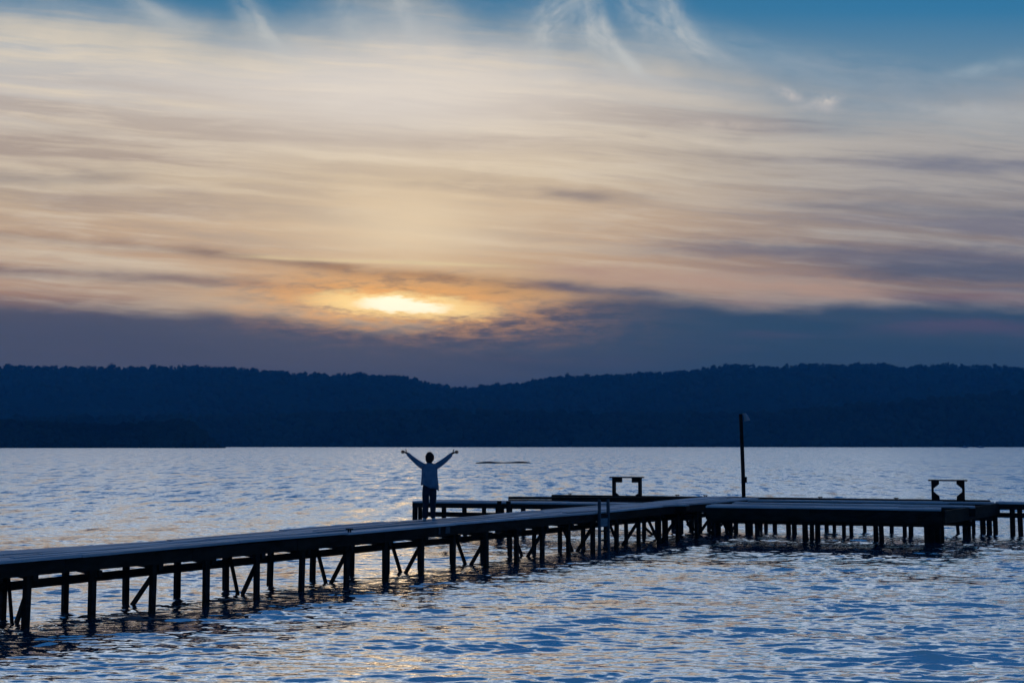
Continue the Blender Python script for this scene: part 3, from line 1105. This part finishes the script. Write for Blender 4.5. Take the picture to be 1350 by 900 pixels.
# ------------------------------------------------------------------ person with raised arms
def skin_mesh(joints, edges, sub=2, root=0):
    """joints: list of ((x, y, z), (rx, ry)); grows one skin and returns a bmesh"""
    me = bpy.data.meshes.new('tmp')
    me.from_pydata([j[0] for j in joints], edges, [])
    o = bpy.data.objects.new('tmp', me)
    link(o)
    sk = o.modifiers.new('skin', 'SKIN')
    sk.use_smooth_shade = True
    for i, j in enumerate(joints):
        r = j[1] if isinstance(j[1], tuple) else (j[1], j[1])
        me.skin_vertices[0].data[i].radius = r
    me.skin_vertices[0].data[root].use_root = True
    sb = o.modifiers.new('sub', 'SUBSURF')
    sb.levels = sb.render_levels = sub
    dg = bpy.context.evaluated_depsgraph_get()
    ev = o.evaluated_get(dg)
    b = bmesh.new()
    b.from_mesh(ev.to_mesh())
    ev.to_mesh_clear()
    bpy.data.objects.remove(o)
    bpy.data.meshes.remove(me)
    return b


def merge_bm(dst, src):
    me = bpy.data.meshes.new('m')
    src.to_mesh(me)
    dst.from_mesh(me)
    bpy.data.meshes.remove(me)
    src.free()


def ellip(center, rad, sub=3, fn=None):
    b = bmesh.new()
    bmesh.ops.create_icosphere(b, subdivisions=sub, radius=1.0)
    for v in b.verts:
        p = v.co.copy()
        d = fn(p) if fn else 1.0
        v.co = Vector((p.x * rad[0] * d, p.y * rad[1] * d, p.z * rad[2] * d)) + Vector(center)
    return b


def build_person():
    foot = at(566, 686.6, DECK)
    root = empty('person', (foot.x, foot.y, DECK), math.radians(-2))
    root.scale = (1.0, 1.0, 0.945)
    tag(root, 'person in loose blue top and dark trousers raising both arms wide on the walkway', 'person')
    # local axes: x right, y away from the viewer (facing the sunset), z up
    sh_l, sh_r = (-.165, 0, 1.385), (.16, 0, 1.385)
    el_l, el_r = (-.37, .03, 1.545), (.36, .03, 1.535)
    wr_l, wr_r = (-.545, .03, 1.70), (.535, .03, 1.695)
    J = [((0, 0, .86), (.13, .10)), ((0, -.01, 1.05), (.12, .09)), ((0, 0, 1.24), (.135, .10)), ((0, 0, 1.37), (.10, .075)), ((0, .0, 1.45), .052), ((0, .005, 1.50), .05),
         (sh_l, .062), (el_l, .043), (wr_l, .034), (sh_r, .062), (el_r, .043), (wr_r, .034),
         ((-.085, 0, .80), .09), ((-.085, .012, .47), .058), ((-.10, -.01, .09), .038), ((-.11, .10, .035), .032),
         ((.075, 0, .80), .09), ((.078, .012, .47), .058), ((.085, -.01, .09), .038), ((.095, .10, .035), .032)]
    E = [(0, 1), (1, 2), (2, 3), (3, 4), (4, 5), (3, 6), (6, 7), (7, 8), (3, 9), (9, 10), (10, 11), (0, 12), (12, 13), (13, 14), (14, 15), (0, 16), (16, 17), (17, 18), (18, 19)]
    body = skin_mesh(J, E)

    # head with face towards +y
    def headf(p):
        d = 1.0
        if p.z < -0.3: d *= 1.0 - 0.10 * (-p.z - 0.3)
        return d
    hd = ellip((0, .025, 1.595), (.076, .095, .118), 3, headf)
    merge_bm(body, hd)
    merge_bm(body, ellip((0, .125, 1.585), (.014, .022, .026), 2))      # nose
    merge_bm(body, ellip((0, .108, 1.535), (.026, .012, .010), 2))      # mouth
    for s in (-1, 1):
        merge_bm(body, ellip((s * .032, .106, 1.607), (.015, .012, .010), 2))   # eyes
        merge_bm(body, ellip((s * .078, .02, 1.590), (.012, .022, .032), 2))    # ears
    # hands: palm and five fingers each
    for s, wr in ((-1, wr_l), (1, wr_r)):
        wv = Vector(wr)
        pd = Vector((s * 0.86, 0.06, 0.38)).normalized()     # along the palm
        fd = Vector((s * 0.98, 0.10, 0.12)).normalized()
        up = Vector((-s * 0.25, 0, 0.97))
        pe = wv + pd * .085
        palm = skin_mesh([(tuple(wv - pd * .05), (.034, .032)), (tuple(wv), (.032, .029)), (tuple(wv + pd * .045), (.046, .024)), (tuple(pe), (.048, .022))], [(0, 1), (1, 2), (2, 3)], 2)
        merge_bm(body, palm)
        for i, (ln, o) in enumerate(((.080, .029), (.092, .010), (.086, -.010), (.068, -.028))):
            a = pe - pd * .012 + up * o
            m1 = a + fd * ln * .55 + up * o * .10
            m2 = m1 + (fd * .95 + Vector((0, .25, 0))).normalized() * ln * .5
            fg = skin_mesh([(tuple(a), .0120), (tuple(m1), .0112), (tuple(m2), .0100)], [(0, 1), (1, 2)], 1)
            merge_bm(body, fg)
        a = wv + pd * .03 + up * .022
        b = a + (up * .9 + pd * .35).normalized() * .045
        c = b + (up * .7 + pd * .7).normalized() * .032
        merge_bm(body, skin_mesh([(tuple(a), .0160), (tuple(b), .0130), (tuple(c), .0105)], [(0, 1), (1, 2)], 1))
    obj('body', body, M_skin, root, True)

    # hair: short bob, wider at the back
    def hairf(p):
        n = mnoise.noise(p * 2.6 + Vector((4, 1, 0))) * .10 + mnoise.noise(p * 6.0) * .07
        return 1.0 + n
    hb = ellip((0, -.015, 1.592), (.106, .108, .143), 4, hairf)
    for v in hb.verts:
        if v.co.y > .085: v.co.y = .085 + (v.co.y - .085) * 0.2
    rem = [v for v in hb.verts if v.co.y > .07 and v.co.z < 1.665]
    bmesh.ops.delete(hb, geom=rem, context='VERTS')
    obj('hair', hb, M_hair, root, True)

    # loose top: torso with hem, lower on the right, wide sleeves
    bm = bmesh.new()
    secs = [(1.455, .065, .06, 0), (1.43, .095, .075, 0), (1.395, .150, .098, -.002), (1.33, .178, .115, -.002), (1.22, .178, .122, -.003), (1.10, .180, .122, 0), (.99, .190, .128, .006), (.90, .200, .134, .010), (.84, .205, .136, .014)]
    seg = 40
    rings = []
    for z, rx, ry, cx in secs:
        rg = []
        for k in range(seg):
            a = 2 * math.pi * k / seg
            x = math.cos(a)
            fold = 1 + .035 * math.sin(a * 7 + z * 5) * (1.45 - z) * 2 * .9
            zz = z
            if z < 1.0:
                zz = z - (1.0 - z) * 0.55 * (x * 0.85) + (.015 * math.sin(a * 5))
            rg.append(bm.verts.new((cx + x * rx * 1.07 * fold, math.sin(a) * ry * fold, zz)))
        rings.append(rg)
    for a, b in zip(rings, rings[1:]):
        for k in range(seg):
            bm.faces.new((a[k], a[(k + 1) % seg], b[(k + 1) % seg], b[k]))
    inner = [bm.verts.new((v.co.x * .93, v.co.y * .93, v.co.z + .03)) for v in rings[-1]]
    for k in range(seg):
        bm.faces.new((rings[-1][k], rings[-1][(k + 1) % seg], inner[(k + 1) % seg], inner[k]))
    for s, sh, el, wr in ((-1, sh_l, el_l, wr_l), (1, sh_r, el_r, wr_r)):
        sh, el, wr = Vector(sh), Vector(el), Vector(wr)
        j = [((sh.x * .45, 0, 1.345), (.085, .085)), ((sh.x * .98, 0, 1.368), (.094, .09)), (tuple(sh.lerp(el, .5) + Vector((0, 0, -.018))), .078), (tuple(el + Vector((0, 0, -.014))), .064), (tuple(el.lerp(wr, .55) + Vector((0, 0, -.012))), .054), (tuple(el.lerp(wr, 1.0)), .046)]
        if s > 0: j[3] = (j[3][0], .070); j[4] = (j[4][0], .060)
        merge_bm(bm, skin_mesh(j, [(i, i + 1) for i in range(5)], 2))
    bmesh.ops.recalc_face_normals(bm, faces=bm.faces)
    obj('top', bm, M_shirt, root, True)

    # trousers
    tj = [((0, 0, 1.06), (.150, .105)), ((0, 0, .82), (.165, .125)), ((-.088, 0, .70), (.098, .105)), ((-.090, .012, .45), (.080, .082)), ((-.102, -.005, .11), (.074, .078)), ((-.102, -.003, .06), (.072, .076)),
          ((.082, 0, .70), (.098, .105)), ((.082, .012, .45), (.074, .08)), ((.088, -.005, .12), (.056, .066)), ((.088, -.003, .07), (.055, .064))]
    obj('trousers', skin_mesh(tj, [(0, 1), (1, 2), (2, 3), (3, 4), (4, 5), (1, 6), (6, 7), (7, 8), (8, 9)], 2), M_jeans, root, True)
    for s, cx in ((-1, -.112), (1, .096)):
        bm = ellip((cx + s * .008, .055, .045), (.046, .135, .052), 3)
        for v in bm.verts:
            if v.co.z < 0.004: v.co.z = 0.004 - (0.004 - v.co.z) * .05
            if v.co.z > .05 and v.co.y > .05: v.co.z -= (v.co.y - .05) * .25
        obj('shoe', bm, M_shoe, root, True)


build_person()


# ------------------------------------------------------------------ small things on and over the water
def build_log():
    a, b = at(627, 610.6, 0.0), at(699, 610.2, 0.0)
    base = (a + b) / 2
    root = empty('floating_log', base)
    bm = bmesh.new()
    d = b - a
    pts, rad = [], []
    for i in range(15):
        t = i / 14
        pts.append(a + d * t - base + Vector((0, random.uniform(-.15, .15), 0.02 + 0.10 * math.sin(t * 9) * math.exp(-3 * (t - .5) ** 2))))
        rad.append(0.10 + 0.17 * math.sin(math.pi * t) * random.uniform(.75, 1.2))
    tube(bm, pts, rad, 10)
    bpy.data.objects.remove(root)
    o = obj('floating_log', bm, M_wood, None, True)
    o.location = base
    tag(o, 'long thin dark log floating on the lake right of the person', 'log')


build_log()


# moored boats, specks of pale paint under the right-hand shore
def build_boat(px, py, ln, label, first):
    p = at(px, py, 0.0)
    root = empty('moored_boat', p, random.uniform(-.3, .3))
    tag(root, label, 'boat', 'small boats along the far right shore')
    bm = bmesh.new()
    sec = [(-.5, .8, 0.0), (-.3, 1.0, 0), (0, 1.0, 0), (.3, .75, .05), (.5, .05, .18)]
    rings = []
    for t, wd, sheer in sec:
        hw = ln * .17 * wd
        rings.append([bm.verts.new((t * ln, y, z)) for y, z in ((-hw, ln * .13 + sheer * ln * .3), (-hw * .7, -.1), (hw * .7, -.1), (hw, ln * .13 + sheer * ln * .3))])
    for a, b in zip(rings, rings[1:]):
        for k in range(4):
            bm.faces.new((a[k], a[(k + 1) % 4], b[(k + 1) % 4], b[k]))
    bm.faces.new(rings[0]); bm.faces.new(rings[-1][::-1])
    bmesh.ops.recalc_face_normals(bm, faces=bm.faces)
    obj('hull', bm, M_boat, root)
    bm = bmesh.new()
    beam(bm, (-.2 * ln, 0, ln * .2), (.1 * ln, 0, ln * .2), ln * .2, ln * .16)
    obj('cabin', bm, M_boat, root)


build_boat(1272, 590.0, 6.0, 'small pale boat moored off the far right shore, left of the other', True)
build_boat(1293, 590.0, 7.0, 'larger pale boat moored off the far right shore, nearest the photo edge', False)

build_lake()

# ------------------------------------------------------------------ haze
bm = bmesh.new()
bmesh.ops.create_cube(bm, size=1.0)
for v in bm.verts:
    v.co = Vector((v.co.x * 9400, v.co.y * 9400, -1.8 + (v.co.z + .5) * 232))
M_haze = bpy.data.materials.new('haze')
M_haze.use_nodes = True
nt = M_haze.node_tree
nt.nodes.clear()
pv = nt.nodes.new('ShaderNodeVolumePrincipled')
pv.inputs['Color'].default_value = (0.07, 0.47, 1.0, 1)
pv.inputs['Density'].default_value = 0.00024
pv.inputs['Anisotropy'].default_value = 0.0
mo = nt.nodes.new('ShaderNodeOutputMaterial')
nt.links.new(pv.outputs[0], mo.inputs['Volume'])
tag(obj('haze', bm, M_haze), 'thin blue evening haze over the lake', 'haze', kind='stuff')

# ------------------------------------------------------------------ sun behind the veil
sd = ray(530, 402).normalized()
sun = bpy.data.lights.new('sun', 'SUN')
sun.energy = 0.02
sun.angle = math.radians(6)
sun.color = (1.0, 0.72, 0.42)
so = link(bpy.data.objects.new('sun', sun))
so.rotation_euler = (-sd).to_track_quat('-Z', 'Y').to_euler()

# ------------------------------------------------------------------ camera and output
cam = bpy.data.cameras.new('camera')
cam.sensor_width = 36.0
cam.sensor_fit = 'HORIZONTAL'
cam.lens = F / 1350.0 * 36.0
cam.clip_start = 0.1
cam.clip_end = 20000.0
co = link(bpy.data.objects.new('camera', cam))
co.location = (0, 0, CAMZ)
co.rotation_euler = (math.pi / 2 + PITCH, 0, 0)
SC.camera = co

SC.view_settings.view_transform = 'Standard'
SC.view_settings.look = 'None'
SC.view_settings.gamma = 1.0
SC.view_settings.exposure = 0.0
SC.view_settings.use_curve_mapping = False
SC.render.engine = 'CYCLES'
SC.cycles.use_denoising = True
SC.cycles.denoiser = 'OPENIMAGEDENOISE'
SC.cycles.use_adaptive_sampling = True
SC.cycles.adaptive_threshold = 0.02
SC.cycles.adaptive_min_samples = 16
SC.cycles.max_bounces = 4
SC.cycles.volume_bounces = 0
SC.cycles.sample_clamp_indirect = 6.0
SC.render.film_transparent = False
